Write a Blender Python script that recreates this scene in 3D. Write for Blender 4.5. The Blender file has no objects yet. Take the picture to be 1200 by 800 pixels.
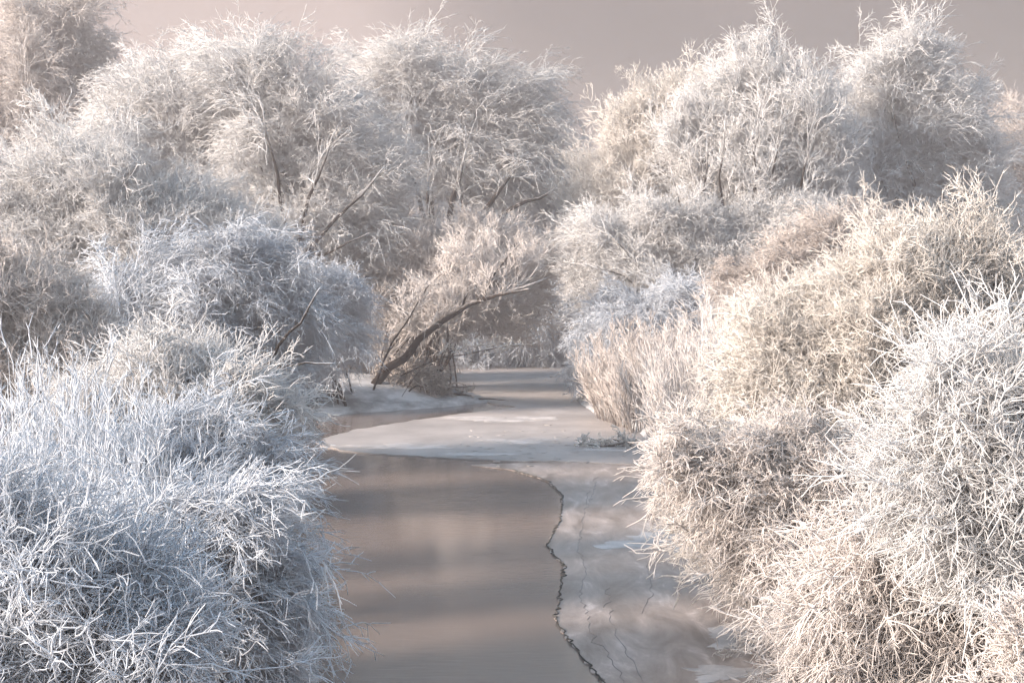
import bpy, bmesh, math
import numpy as np
from mathutils import Vector
from mathutils.geometry import tessellate_polygon

scene = bpy.context.scene
col = scene.collection
rad = math.radians

# ------------------------------------------------------------------ camera
FPX = 1667.0                       # focal length in photograph pixels (50 mm on 36 mm)
CAMZ = 5.0
PITCH = math.atan(100 / FPX)       # the horizon lies 100 px above the middle
cam = bpy.data.objects.new('camera', bpy.data.cameras.new('camera'))
col.objects.link(cam)
cam.location = (0, 0, CAMZ)
cam.rotation_euler = (rad(90) - PITCH, 0, 0)
cam.data.lens = 36 * FPX / 1200
cam.data.sensor_width = 36
cam.data.clip_end = 3000
scene.camera = cam

# ------------------------------------------------------------------ sky and sun
SUN = Vector((-0.94, -0.34, 0.0)).normalized()
ELEV = rad(21)
SUN_DIR = Vector((SUN.x * math.cos(ELEV), SUN.y * math.cos(ELEV), math.sin(ELEV)))
world = bpy.data.worlds.new('World')
scene.world = world
world.use_nodes = True
wn, wl = world.node_tree.nodes, world.node_tree.links
wn.clear()
w_out = wn.new('ShaderNodeOutputWorld')
w_bg = wn.new('ShaderNodeBackground')
w_bg.inputs['Strength'].default_value = 0.15
sky = wn.new('ShaderNodeTexSky')
sky.sky_type = 'NISHITA'
sky.sun_disc = False
sky.sun_elevation = ELEV
sky.sun_rotation = math.atan2(SUN.x, SUN.y)
sky.air_density = 2.0
sky.dust_density = 0.6
sky.ozone_density = 2.0
# high winter mist in front of the blue sky: thick low down, thinner overhead
w_tc = wn.new('ShaderNodeTexCoord')
w_sep = wn.new('ShaderNodeSeparateXYZ')
wl.new(w_tc.outputs['Generated'], w_sep.inputs[0])
w_noise = wn.new('ShaderNodeTexNoise')
w_noise.inputs['Scale'].default_value = 2.6
w_noise.inputs['Detail'].default_value = 1.5
w_noise.inputs['Roughness'].default_value = 0.45
w_loc = wn.new('ShaderNodeMapping')
w_loc.inputs['Location'].default_value = (-0.06, 0.0, 4.0)
wl.new(w_tc.outputs['Generated'], w_loc.inputs[0])
wl.new(w_loc.outputs[0], w_noise.inputs['Vector'])
w_ramp = wn.new('ShaderNodeValToRGB')
w_ramp.color_ramp.elements[0].position = 0.36
w_ramp.color_ramp.elements[0].color = (0.135, 0.113, 0.117, 1)
w_ramp.color_ramp.elements[1].position = 0.64
w_ramp.color_ramp.elements[1].color = (0.40, 0.318, 0.302, 1)
wl.new(w_noise.outputs['Fac'], w_ramp.inputs[0])
w_scale = wn.new('ShaderNodeVectorMath')
w_scale.operation = 'SCALE'
w_scale.inputs['Scale'].default_value = 4.4
wl.new(w_ramp.outputs[0], w_scale.inputs[0])
w_map = wn.new('ShaderNodeMapRange')
w_map.inputs['From Min'].default_value = 0.18
w_map.inputs['From Max'].default_value = 0.5
w_map.inputs['To Min'].default_value = 0.97
w_map.inputs['To Max'].default_value = 0.08
wl.new(w_sep.outputs['Z'], w_map.inputs['Value'])
w_mix = wn.new('ShaderNodeMix')
w_mix.data_type = 'RGBA'
wl.new(w_map.outputs[0], w_mix.inputs[0])
wl.new(sky.outputs[0], w_mix.inputs[6])
wl.new(w_scale.outputs[0], w_mix.inputs[7])
wl.new(w_mix.outputs[2], w_bg.inputs['Color'])
wl.new(w_bg.outputs[0], w_out.inputs['Surface'])

sun = bpy.data.objects.new('sun', bpy.data.lights.new('sun', 'SUN'))
col.objects.link(sun)
sun.data.energy = 5.0
sun.data.angle = rad(12)
sun.data.color = (1.0, 0.84, 0.71)
sun.location = (-40, -20, 30)
sun.rotation_euler = (-SUN_DIR).to_track_quat('-Z', 'Y').to_euler()

scene.view_settings.view_transform = 'Standard'
scene.view_settings.look = 'None'
scene.view_settings.gamma = 1.0
scene.view_settings.exposure = 1.28
scene.view_settings.use_curve_mapping = False
scene.render.engine = 'CYCLES'
scene.cycles.max_bounces = 4
scene.cycles.diffuse_bounces = 3
scene.cycles.glossy_bounces = 3
scene.cycles.transmission_bounces = 3
scene.cycles.volume_bounces = 0
scene.cycles.sample_clamp_indirect = 4.0
scene.cycles.time_limit = 840
scene.cycles.adaptive_threshold = 0.045
scene.cycles.adaptive_min_samples = 16
scene.cycles.debug_use_spatial_splits = True

# ------------------------------------------------------------------ helpers
ST, CT = math.sin(PITCH), math.cos(PITCH)

def at(px, py, Y):
    """world point seen at photograph pixel (px, py) at distance Y along the river"""
    dx, dz = (px - 600) / FPX, -(py - 400) / FPX
    d = np.array([dx, CT + dz * ST, -ST + dz * CT])
    return np.array([0, 0, CAMZ]) + d * (Y / d[1])

def on_plane(px, py, z=0.0):
    dx, dz = (px - 600) / FPX, -(py - 400) / FPX
    d = np.array([dx, CT + dz * ST, -ST + dz * CT])
    return np.array([0, 0, CAMZ]) + d * ((z - CAMZ) / d[2])

def tag(o, label=None, cat=None, group=None, kind=None):
    if label: o['label'] = label
    if cat: o['category'] = cat
    if group: o['group'] = group
    if kind: o['kind'] = kind
    return o

def empty(name, loc):
    o = bpy.data.objects.new(name, None)
    col.objects.link(o)
    o.location = loc
    return o

def link_mesh(name, me, parent=None, mat=None):
    o = bpy.data.objects.new(name, me)
    col.objects.link(o)
    if parent is not None:
        o.parent = parent
    if mat is not None:
        me.materials.append(mat)
    return o

def nrm(v):
    return v / np.maximum(np.linalg.norm(v, axis=-1, keepdims=True), 1e-9)

# ------------------------------------------------------------------ materials
def new_mat(name):
    m = bpy.data.materials.new(name)
    m.use_nodes = True
    n = m.node_tree.nodes
    n.clear()
    return m, n, m.node_tree.links

def frost_mat(name, frost, bark, vary=0.12):
    """bark under hoarfrost: 'frost' (per vertex) is how much ice covers the twig, 'tint' a random number per twig"""
    m, n, l = new_mat(name)
    out = n.new('ShaderNodeOutputMaterial')
    af = n.new('ShaderNodeAttribute'); af.attribute_name = 'frost'
    at_ = n.new('ShaderNodeAttribute'); at_.attribute_name = 'tint'
    geo = n.new('ShaderNodeNewGeometry')
    sep = n.new('ShaderNodeSeparateXYZ'); l.new(geo.outputs['Normal'], sep.inputs[0])
    noi = n.new('ShaderNodeTexNoise'); noi.inputs['Scale'].default_value = 9.0; noi.inputs['Detail'].default_value = 2.0
    l.new(geo.outputs['Position'], noi.inputs['Vector'])
    # rime settles on the upper side of thick wood
    a = n.new('ShaderNodeMath'); a.operation = 'MULTIPLY_ADD'
    l.new(sep.outputs['Z'], a.inputs[0]); a.inputs[1].default_value = 0.28; l.new(af.outputs['Fac'], a.inputs[2])
    b = n.new('ShaderNodeMath'); b.operation = 'MULTIPLY_ADD'
    l.new(noi.outputs['Fac'], b.inputs[0]); b.inputs[1].default_value = 0.5; l.new(a.outputs[0], b.inputs[2])
    c = n.new('ShaderNodeMapRange'); c.inputs['From Min'].default_value = 0.30; c.inputs['From Max'].default_value = 0.95
    l.new(b.outputs[0], c.inputs['Value'])
    vr = n.new('ShaderNodeMapRange'); vr.inputs['To Min'].default_value = 1 - vary; vr.inputs['To Max'].default_value = 1 + vary * 0.35
    l.new(at_.outputs['Fac'], vr.inputs['Value'])
    mul = n.new('ShaderNodeVectorMath'); mul.operation = 'SCALE'; mul.inputs[0].default_value = frost
    l.new(vr.outputs[0], mul.inputs['Scale'])
    mix = n.new('ShaderNodeMix'); mix.data_type = 'RGBA'
    l.new(c.outputs[0], mix.inputs[0]); mix.inputs[6].default_value = (*bark, 1)
    l.new(mul.outputs[0], mix.inputs[7])
    dif = n.new('ShaderNodeBsdfDiffuse'); l.new(mix.outputs[2], dif.inputs['Color'])
    tra = n.new('ShaderNodeBsdfTranslucent'); l.new(mix.outputs[2], tra.inputs['Color'])
    ms = n.new('ShaderNodeMixShader'); ms.inputs[0].default_value = 0.28
    l.new(dif.outputs[0], ms.inputs[1]); l.new(tra.outputs[0], ms.inputs[2])
    l.new(ms.outputs[0], out.inputs['Surface'])
    return m

M = {
    'white': frost_mat('hoarfrost_white', (0.86, 0.86, 0.87), (0.036, 0.030, 0.027)),
    'blue_shade': frost_mat('hoarfrost_blue_shade', (0.765, 0.81, 0.88), (0.036, 0.031, 0.029)),  # blue skylight of shaded bushes mixed into the frost colour
    'cream': frost_mat('hoarfrost_cream', (0.87, 0.835, 0.80), (0.045, 0.036, 0.029)),
    'rose': frost_mat('hoarfrost_rose', (0.86, 0.815, 0.795), (0.042, 0.033, 0.029)),
    'buff': frost_mat('hoarfrost_buff', (0.72, 0.665, 0.64), (0.07, 0.053, 0.045), 0.25),
    'dark': frost_mat('wet_dead_wood', (0.55, 0.50, 0.47), (0.035, 0.028, 0.025), 0.3),
}

def snow_mat(name, base, rough=0.75, bump=0.35, scale=1.2, var=0.12, gloss=0.2):
    m, n, l = new_mat(name)
    out = n.new('ShaderNodeOutputMaterial')
    p = n.new('ShaderNodeBsdfPrincipled')
    p.inputs['Roughness'].default_value = rough
    p.inputs['Specular IOR Level'].default_value = gloss
    geo = n.new('ShaderNodeNewGeometry')
    mp = n.new('ShaderNodeMapping'); mp.inputs['Scale'].default_value = (0.35, 0.35, 1)
    l.new(geo.outputs['Position'], mp.inputs[0])
    n1 = n.new('ShaderNodeTexNoise'); n1.inputs['Scale'].default_value = scale; n1.inputs['Detail'].default_value = 6
    n1.inputs['Roughness'].default_value = 0.62
    l.new(mp.outputs[0], n1.inputs['Vector'])
    r = n.new('ShaderNodeValToRGB')
    r.color_ramp.elements[0].position = 0.33
    r.color_ramp.elements[0].color = tuple(c * (1 - 2.2 * var) for c in base) + (1,)
    r.color_ramp.elements[1].position = 0.62
    r.color_ramp.elements[1].color = (*base, 1)
    l.new(n1.outputs['Fac'], r.inputs[0])
    l.new(r.outputs[0], p.inputs['Base Color'])
    n2 = n.new('ShaderNodeTexNoise'); n2.inputs['Scale'].default_value = 5.0; n2.inputs['Detail'].default_value = 8
    l.new(geo.outputs['Position'], n2.inputs['Vector'])
    bp = n.new('ShaderNodeBump'); bp.inputs['Strength'].default_value = bump; bp.inputs['Distance'].default_value = 0.08
    l.new(n2.outputs['Fac'], bp.inputs['Height'])
    l.new(bp.outputs[0], p.inputs['Normal'])
    l.new(p.outputs[0], out.inputs['Surface'])
    return m

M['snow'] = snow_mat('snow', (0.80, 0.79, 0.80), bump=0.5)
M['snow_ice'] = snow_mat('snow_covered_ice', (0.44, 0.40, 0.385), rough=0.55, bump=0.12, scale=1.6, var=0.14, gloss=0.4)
M['snow_patch'] = snow_mat('thin_snow', (0.60, 0.56, 0.55), bump=0.5, scale=4.0, var=0.2)
M['bank'] = snow_mat('snowy_bank', (0.60, 0.59, 0.60), bump=0.6, scale=3.0, var=0.3)

def ice_mat():
    m, n, l = new_mat('thin_grey_ice')
    out = n.new('ShaderNodeOutputMaterial')
    p = n.new('ShaderNodeBsdfPrincipled')
    p.inputs['IOR'].default_value = 1.31
    geo = n.new('ShaderNodeNewGeometry')
    mp = n.new('ShaderNodeMapping'); mp.inputs['Scale'].default_value = (1.3, 0.42, 1)
    l.new(geo.outputs['Position'], mp.inputs[0])
    n1 = n.new('ShaderNodeTexNoise'); n1.inputs['Scale'].default_value = 1.7; n1.inputs['Detail'].default_value = 9
    n1.inputs['Roughness'].default_value = 0.66; n1.inputs['Distortion'].default_value = 0.5
    l.new(mp.outputs[0], n1.inputs['Vector'])
    r = n.new('ShaderNodeValToRGB')
    e = r.color_ramp.elements
    e[0].position = 0.36; e[0].color = (0.19, 0.157, 0.14, 1)
    e[1].position = 0.58; e[1].color = (0.40, 0.342, 0.318, 1)
    x = e.new(0.70); x.color = (0.62, 0.555, 0.53, 1)
    l.new(n1.outputs['Fac'], r.inputs[0]); l.new(r.outputs[0], p.inputs['Base Color'])
    rr = n.new('ShaderNodeMapRange'); rr.inputs['From Min'].default_value = 0.35; rr.inputs['From Max'].default_value = 0.65
    rr.inputs['To Min'].default_value = 0.32; rr.inputs['To Max'].default_value = 0.6
    l.new(n1.outputs['Fac'], rr.inputs['Value']); l.new(rr.outputs[0], p.inputs['Roughness'])
    n2 = n.new('ShaderNodeTexNoise'); n2.inputs['Scale'].default_value = 7; n2.inputs['Detail'].default_value = 6
    l.new(geo.outputs['Position'], n2.inputs['Vector'])
    bp = n.new('ShaderNodeBump'); bp.inputs['Strength'].default_value = 0.10; bp.inputs['Distance'].default_value = 0.05
    l.new(n2.outputs['Fac'], bp.inputs['Height']); l.new(bp.outputs[0], p.inputs['Normal'])
    l.new(p.outputs[0], out.inputs['Surface'])
    return m
M['ice'] = ice_mat()

def plain_mat(name, base, rough):
    m, n, l = new_mat(name)
    out = n.new('ShaderNodeOutputMaterial')
    p = n.new('ShaderNodeBsdfPrincipled')
    p.inputs['Roughness'].default_value = rough
    geo = n.new('ShaderNodeNewGeometry')
    n1 = n.new('ShaderNodeTexNoise'); n1.inputs['Scale'].default_value = 6
    l.new(geo.outputs['Position'], n1.inputs['Vector'])
    r = n.new('ShaderNodeValToRGB')
    r.color_ramp.elements[0].color = tuple(c * 0.6 for c in base) + (1,)
    r.color_ramp.elements[1].color = tuple(c * 1.3 for c in base) + (1,)
    l.new(n1.outputs['Fac'], r.inputs[0]); l.new(r.outputs[0], p.inputs['Base Color'])
    l.new(p.outputs[0], out.inputs['Surface'])
    return m
M['waterside'] = plain_mat('painted_edge_shade', (0.055, 0.055, 0.05), 0.7)  # dark colour standing in for shadow and reflection at the ice edge
M['crack'] = plain_mat('refrozen_crack', (0.22, 0.20, 0.195), 0.6)

def water_mat():
    m, n, l = new_mat('river_water')
    out = n.new('ShaderNodeOutputMaterial')
    p = n.new('ShaderNodeBsdfPrincipled')
    p.inputs['Base Color'].default_value = (0.20, 0.162, 0.145, 1)
    p.inputs['Roughness'].default_value = 0.06
    p.inputs['IOR'].default_value = 1.333
    geo = n.new('ShaderNodeNewGeometry')
    mp = n.new('ShaderNodeMapping'); mp.inputs['Scale'].default_value = (0.9, 4.2, 1)
    l.new(geo.outputs['Position'], mp.inputs[0])
    n1 = n.new('ShaderNodeTexNoise'); n1.inputs['Scale'].default_value = 2.6; n1.inputs['Detail'].default_value = 4
    l.new(mp.outputs[0], n1.inputs['Vector'])
    # the breeze ruffles some reaches more than others
    n2 = n.new('ShaderNodeTexNoise'); n2.inputs['Scale'].default_value = 0.22; n2.inputs['Detail'].default_value = 2
    l.new(geo.outputs['Position'], n2.inputs['Vector'])
    mr = n.new('ShaderNodeMapRange'); mr.inputs['From Min'].default_value = 0.4; mr.inputs['From Max'].default_value = 0.65
    mr.inputs['To Min'].default_value = 0.04; mr.inputs['To Max'].default_value = 0.20
    l.new(n2.outputs['Fac'], mr.inputs['Value'])
    bp = n.new('ShaderNodeBump'); bp.inputs['Distance'].default_value = 0.05
    l.new(mr.outputs[0], bp.inputs['Strength'])
    l.new(n1.outputs['Fac'], bp.inputs['Height']); l.new(bp.outputs[0], p.inputs['Normal'])
    l.new(p.outputs[0], out.inputs['Surface'])
    return m
M['water'] = water_mat()

# ------------------------------------------------------------------ ground, water and ice
rng0 = np.random.default_rng(11)
LEFT_BANK = [(372, 800), (376, 700), (345, 640), (325, 560), (300, 520), (318, 494), (420, 484), (520, 477), (575, 471),
             (545, 461), (440, 450), (405, 438), (560, 431), (668, 429)]
RIGHT_BANK = [(670, 450), (674, 470), (700, 488), (745, 505), (800, 560), (850, 640), (905, 700), (960, 800)]
lb = [on_plane(*p)[:2] for p in LEFT_BANK]
rb = [on_plane(*p)[:2] for p in RIGHT_BANK]
CHANNEL = np.array([(-4.2, -58), (-3.6, 4)] + lb + rb + [(4.4, 4), (5.5, -58)])

def poly_sd(pts, poly):
    """signed distance to a polygon, negative inside"""
    d = np.full(len(pts), 1e9)
    inside = np.zeros(len(pts), bool)
    n = len(poly)
    for i in range(n):
        a, b = poly[i], poly[(i + 1) % n]
        ab = b - a
        t = np.clip(((pts - a) @ ab) / (ab @ ab), 0, 1)
        d = np.minimum(d, np.linalg.norm(pts - a - t[:, None] * ab, axis=1))
        c = ((a[1] > pts[:, 1]) != (b[1] > pts[:, 1]))
        xs = a[0] + (pts[:, 1] - a[1]) * (b[0] - a[0]) / (b[1] - a[1] + 1e-12)
        inside ^= c & (pts[:, 0] < xs)
    return np.where(inside, -d, d)

def vnoise(p, s, seed):
    r = np.random.default_rng(seed)
    v = np.zeros(len(p))
    for _ in range(6):
        k = r.normal(size=2) * s
        v += np.sin(p @ k + r.uniform(0, 6.28))
    return v / 3.5

def ground_z(p):
    sd = poly_sd(p, CHANNEL)
    up = np.clip(sd / 2.5, 0, 1)
    up = up * up * (3 - 2 * up)
    z = -0.5 + 0.68 * np.clip((sd + 0.45) / 0.6, 0, 1) + 0.55 * up + 0.10 * vnoise(p, 1.1, 3) * up
    return z

xs = np.concatenate([np.linspace(-300, -30, 19)[:-1], np.linspace(-30, 30, 221), np.linspace(30, 300, 19)[1:]])
ys = np.concatenate([np.linspace(-58, 6, 17)[:-1], np.linspace(6, 85, 265), np.linspace(85, 400, 22)[1:]])
gx, gy = np.meshgrid(xs, ys)
gp = np.stack([gx.ravel(), gy.ravel()], 1)
gz = ground_z(gp)
nx, ny = len(xs), len(ys)
ii = np.arange(nx * ny).reshape(ny, nx)
quads = np.stack([ii[:-1, :-1], ii[:-1, 1:], ii[1:, 1:], ii[1:, :-1]], -1).reshape(-1, 4)
me = bpy.data.meshes.new('ground')
me.from_pydata(np.column_stack([gp, gz]).tolist(), [], quads.tolist())
me.polygons.foreach_set('use_smooth', np.ones(len(me.polygons), bool))
tag(link_mesh('ground', me, mat=M['bank']), kind='structure')

wv = [(-60, -57, 0), (60, -57, 0), (60, 120, 0), (-60, 120, 0)]
me = bpy.data.meshes.new('river')
me.from_pydata(wv, [], [(0, 1, 2, 3)])
tag(link_mesh('river', me, mat=M['water']), kind='structure')

def smooth_line(pts, step, jit, rng, closed=True):
    """densify a polyline (world xy) and make it ragged"""
    pts = [np.asarray(p, float) for p in pts]
    out = []
    n = len(pts)
    for i in range(n if closed else n - 1):
        a, b = pts[i], pts[(i + 1) % n]
        k = max(1, int(np.linalg.norm(b - a) / step))
        for j in range(k):
            out.append(a + (b - a) * j / k)
    if not closed:
        out.append(pts[-1])
    out = np.array(out)
    for _ in range(2):
        if closed:
            out = 0.5 * out + 0.25 * (np.roll(out, 1, 0) + np.roll(out, -1, 0))
        else:
            out[1:-1] = 0.5 * out[1:-1] + 0.25 * (out[2:] + out[:-2])
    return out + rng.normal(size=out.shape) * np.asarray(jit)

def plate(name, pts, z0, z1, mat, parent=None, dome=0.0):
    """a slab with a ragged outline; dome lifts its middle"""
    n = len(pts)
    area = 0.5 * np.sum(pts[:, 0] * np.roll(pts[:, 1], -1) - np.roll(pts[:, 0], -1) * pts[:, 1])
    if area < 0:
        pts = pts[::-1]
    v = [(x, y, z1) for x, y in pts] + [(x, y, z0) for x, y in pts]
    f = []
    if dome:
        rings, c = [list(range(n))], pts.mean(0)
        for k in (0.75, 0.45, 0.15):
            rings.append(list(range(len(v), len(v) + n)))
            v += [(c[0] + (x - c[0]) * k, c[1] + (y - c[1]) * k, z1 + dome * (1 - k * k)) for x, y in pts]
        for a, b in zip(rings[:-1], rings[1:]):
            f += [(a[i], a[(i + 1) % n], b[(i + 1) % n], b[i]) for i in range(n)]
        f.append(rings[-1])
    else:
        tri = tessellate_polygon([[Vector((x, y, 0)) for x, y in pts]])
        for t in tri:
            a, b, c = (pts[i] for i in t)
            cr = (b[0] - a[0]) * (c[1] - a[1]) - (b[1] - a[1]) * (c[0] - a[0])
            f.append(tuple(t) if cr > 0 else tuple(t[::-1]))
    f += [(i, n + i, n + (i + 1) % n, (i + 1) % n) for i in range(n)]
    me = bpy.data.meshes.new(name)
    me.from_pydata(v, [], f)
    return link_mesh(name, me, parent, mat)

def ribbon(name, line, w, z, mat, parent, rng, h=0.012):
    """a narrow ragged strip along a line"""
    n = len(line)
    d = np.gradient(line, axis=0)
    nn = nrm(np.stack([-d[:, 1], d[:, 0]], 1))
    a = line + nn * (w * rng.uniform(0.15, 1.0, n))[:, None]
    b = line - nn * (w * rng.uniform(0.15, 1.0, n))[:, None]
    v = [(*p, z) for p in a] + [(*p, z) for p in b] + [(*p, z + h) for p in line]
    f = []
    for i in range(n - 1):
        f += [(i, i + 1, 2 * n + i + 1, 2 * n + i), (n + i + 1, n + i, 2 * n + i, 2 * n + i + 1)]
    me = bpy.data.meshes.new(name)
    me.from_pydata(v, [], f)
    return link_mesh(name, me, parent, mat)

W = lambda L: [on_plane(*p)[:2] for p in L]
TONGUE = [(400, 430), (560, 424), (690, 424), (690, 470), (720, 485), (770, 505), (772, 547), (700, 543), (650, 541), (600, 541), (560, 539),
          (500, 536), (450, 533), (405, 529), (378, 524), (370, 519), (382, 513), (420, 504), (460, 497), (520, 488), (570, 482),
          (612, 477), (580, 474), (560, 468), (548, 462), (440, 451)]
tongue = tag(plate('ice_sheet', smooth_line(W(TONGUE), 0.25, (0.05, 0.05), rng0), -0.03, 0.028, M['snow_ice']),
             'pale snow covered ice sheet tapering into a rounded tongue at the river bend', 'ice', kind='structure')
EDGE = [(548, 545), (600, 551), (640, 563), (660, 580), (656, 612), (640, 640), (662, 665), (655, 700), (652, 730), (680, 768), (716, 810), (760, 880)]
SHELF = EDGE + [(1150, 880), (1000, 700), (880, 600), (830, 550), (790, 530), (700, 540)]
shelf = tag(plate('ice_shelf', smooth_line(W(SHELF), 0.10, (0.02, 0.02), rng0), -0.02, 0.016, M['ice']),
            'thin grey ice shelf along the right bank with dark ragged edge', 'ice', kind='structure')
ribbon('edge_shade', smooth_line(W(EDGE[1:]), 0.09, (0.022, 0.010), rng0, False), 0.015, 0.012, M['waterside'], shelf, rng0, 0.02)  # painted shade line where the ice edge meets the water
for k, ln in enumerate([
        [(690, 575), (683, 610), (678, 640), (686, 670), (680, 700), (690, 735), (712, 770), (735, 810)],
        [(712, 690), (716, 730), (735, 770), (752, 800)],
        [(700, 560), (690, 590)],
        [(758, 660), (765, 690), (752, 720)]]):
    ribbon('crack', smooth_line(W(ln), 0.16, (0.03, 0.01), rng0, False), 0.009, 0.0165, M['crack'], shelf, rng0, 0.006)
for k, (cx, cy, rx, ry) in enumerate([(790, 636, 75, 12), (868, 748, 40, 14), (846, 790, 40, 9), (590, 492, 60, 3),
                                      (612, 518, 40, 3), (470, 524, 60, 3), (700, 528, 30, 2), (560, 533, 50, 2)]):
    n = 46
    ph = np.linspace(0, 2 * np.pi, n, endpoint=False)
    rr = 1 + 0.22 * np.sin(3 * ph + k) + 0.13 * np.sin(5 * ph + 2 * k) + rng0.normal(size=n) * 0.16
    pts = np.array(W([(cx + rx * r * math.cos(a), cy + ry * r * math.sin(a)) for a, r in zip(ph, rr)]))
    z = 0.03 if cy < 540 else 0.018
    plate('snow_patch', pts, -0.02 if cx < 380 else z - 0.01, z + 0.004, M['snow_patch'], tongue if cy < 540 else shelf, 0.012)
# little frozen clods along the seam between sheet and shelf
cr = np.random.default_rng(5)
for k in range(70):
    px, py = cr.normal(610, 60), cr.normal(528, 11)
    if not (480 < px < 740 and 497 < py < 548):
        continue
    c = on_plane(px, py)[:2]
    s = cr.uniform(0.02, 0.08)
    ph = np.linspace(0, 2 * np.pi, 7, endpoint=False)
    pts = np.stack([c[0] + s * 1.5 * np.cos(ph) * cr.uniform(.6, 1.2, 7), c[1] + s * np.sin(ph) * cr.uniform(.6, 1.2, 7)], 1)
    plate('ice_clod', pts, 0.01, 0.031 + s * 0.08, M['snow_ice'], tongue, s * 0.25)

# ------------------------------------------------------------------ growing frosted wood
class Wood:
    """collects tapering tubes and turns them into one mesh"""
    def __init__(self):
        self.v, self.t, self.fr, self.ti, self.n = [], [], [], [], 0

    def tubes(self, P, R, sides, frost, rng, tip='pole'):
        N, K, _ = P.shape
        if N == 0:
            return
        T = nrm(np.gradient(P, axis=1))
        ref = nrm(rng.normal(size=(N, 1, 3)))
        n1 = nrm(np.cross(T, ref)); n2 = np.cross(T, n1)
        pole = tip == 'pole'
        KR = K - 1 if pole else K                    # rings, then one pole (or an open end)
        a = np.linspace(0, 2 * np.pi, sides, endpoint=False)
        ring = P[:, :KR, None, :] + R[:, :KR, None, None] * (np.cos(a)[:, None] * n1[:, :KR, None, :] + np.sin(a)[:, None] * n2[:, :KR, None, :])
        verts = ring.reshape(N, KR * sides, 3)
        if pole:
            verts = np.concatenate([verts, P[:, -1:, :]], 1)
        per = verts.shape[1]
        f = []
        for k in range(KR - 1):
            for s in range(sides):
                s2 = (s + 1) % sides
                q = (k * sides + s, k * sides + s2, (k + 1) * sides + s2, (k + 1) * sides + s)
                f += [(q[0], q[1], q[2]), (q[0], q[2], q[3])]
        for s in range(sides if pole else 0):
            f.append(((KR - 1) * sides + s, (KR - 1) * sides + (s + 1) % sides, per - 1))
        f = np.array(f)
        self.t.append((f[None] + (np.arange(N) * per)[:, None, None] + self.n).reshape(-1, 3))
        self.v.append(verts.reshape(-1, 3))
        fr = np.broadcast_to(frost, (N, K)) if np.ndim(frost) else np.full((N, K), frost)
        fv = np.repeat(fr[:, :KR], sides, 1)
        self.fr.append((np.concatenate([fv, fr[:, -1:]], 1) if pole else fv).ravel())
        self.ti.append(np.repeat(rng.random(N), per))
        self.n += N * per

    def mesh(self, name, origin, pts=None):
        v = np.concatenate(self.v) - origin
        t = np.concatenate(self.t)
        me = bpy.data.meshes.new(name)
        me.vertices.add(len(v)); me.vertices.foreach_set('co', v.astype(np.float32).ravel())
        me.loops.add(len(t) * 3); me.loops.foreach_set('vertex_index', t.astype(np.int32).ravel())
        me.polygons.add(len(t)); me.polygons.foreach_set('loop_start', np.arange(0, len(t) * 3, 3, dtype=np.int32))
        me.polygons.foreach_set('use_smooth', np.ones(len(t), bool))
        for nm, arr in (('frost', self.fr), ('tint', self.ti)):
            me.attributes.new(nm, 'FLOAT', 'POINT').data.foreach_set('value', np.concatenate(arr).astype(np.float32))
        if pts is not None:                              # loose points that carry sprays
            p, rot, sc, var = pts
            n0 = len(v)
            me.vertices.add(len(p))
            co = np.empty((n0 + len(p)) * 3, np.float32); me.vertices.foreach_get('co', co)
            co = co.reshape(-1, 3); co[n0:] = p - origin
            me.vertices.foreach_set('co', co.ravel())
            z = lambda a: np.concatenate([np.zeros((n0,) + a.shape[1:], a.dtype), a])
            me.attributes.new('spray', 'BOOLEAN', 'POINT').data.foreach_set('value', z(np.ones(len(p), bool)))
            me.attributes.new('rot', 'FLOAT_VECTOR', 'POINT').data.foreach_set('vector', z(rot.astype(np.float32)).ravel())
            me.attributes.new('sc', 'FLOAT', 'POINT').data.foreach_set('value', z(sc.astype(np.float32)))
            me.attributes.new('var', 'INT', 'POINT').data.foreach_set('value', z(var.astype(np.int32)))
        me.update(calc_edges=True)
        global TRIS
        TRIS += len(t)
        return me
TRIS = 0

def bez(p0, c, p1, K):
    t = np.linspace(0, 1, K)[None, :, None]
    return (1 - t) ** 2 * p0[:, None] + 2 * t * (1 - t) * c[:, None] + t * t * p1[:, None]

def at_t(P, idx, t):
    K = P.shape[1]
    x = t * (K - 1)
    k = np.minimum(x.astype(int), K - 2)
    fr = (x - k)[:, None]
    a, b = P[idx, k], P[idx, k + 1]
    return a + (b - a) * fr, nrm(b - a)

def kids(P, n, t0, t1, L, rng, tang, spread, trop, droop, K, curl=0.15, shrink=0.45, lean=(0, 0, 0), zmin=0.06, blunt=False):
    """n side shoots on every wood in P"""
    N = len(P)
    idx = np.repeat(np.arange(N), n)
    t = rng.uniform(t0, t1, N * n)
    p, tg = at_t(P, idx, t)
    side = rng.normal(size=p.shape)
    side = nrm(side - tg * np.sum(side * tg, 1, keepdims=True))
    d = nrm(tang * tg + spread * side + np.array([lean[0], lean[1], lean[2] + trop]))
    Ls = (L * rng.uniform(0.55, 1.35, N * n) * (1 - shrink * t))[:, None, None]
    s = np.linspace(0, 1, K)
    if blunt and K > 2:
        s = np.append(np.linspace(0, 0.94, K - 1), 1.0)
    s = s[None, :, None]
    bend = rng.normal(size=p.shape) * curl + np.array([0, 0, -droop])
    Q = p[:, None] + Ls * (d[:, None] * s + bend[:, None] * s * s)
    if K > 2:
        Q[:, 1:-1] += rng.normal(size=(len(Q), K - 2, 3)) * (Ls * 0.03)
    Q[:, :, 2] = np.maximum(Q[:, :, 2], zmin)
    return Q, idx

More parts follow.
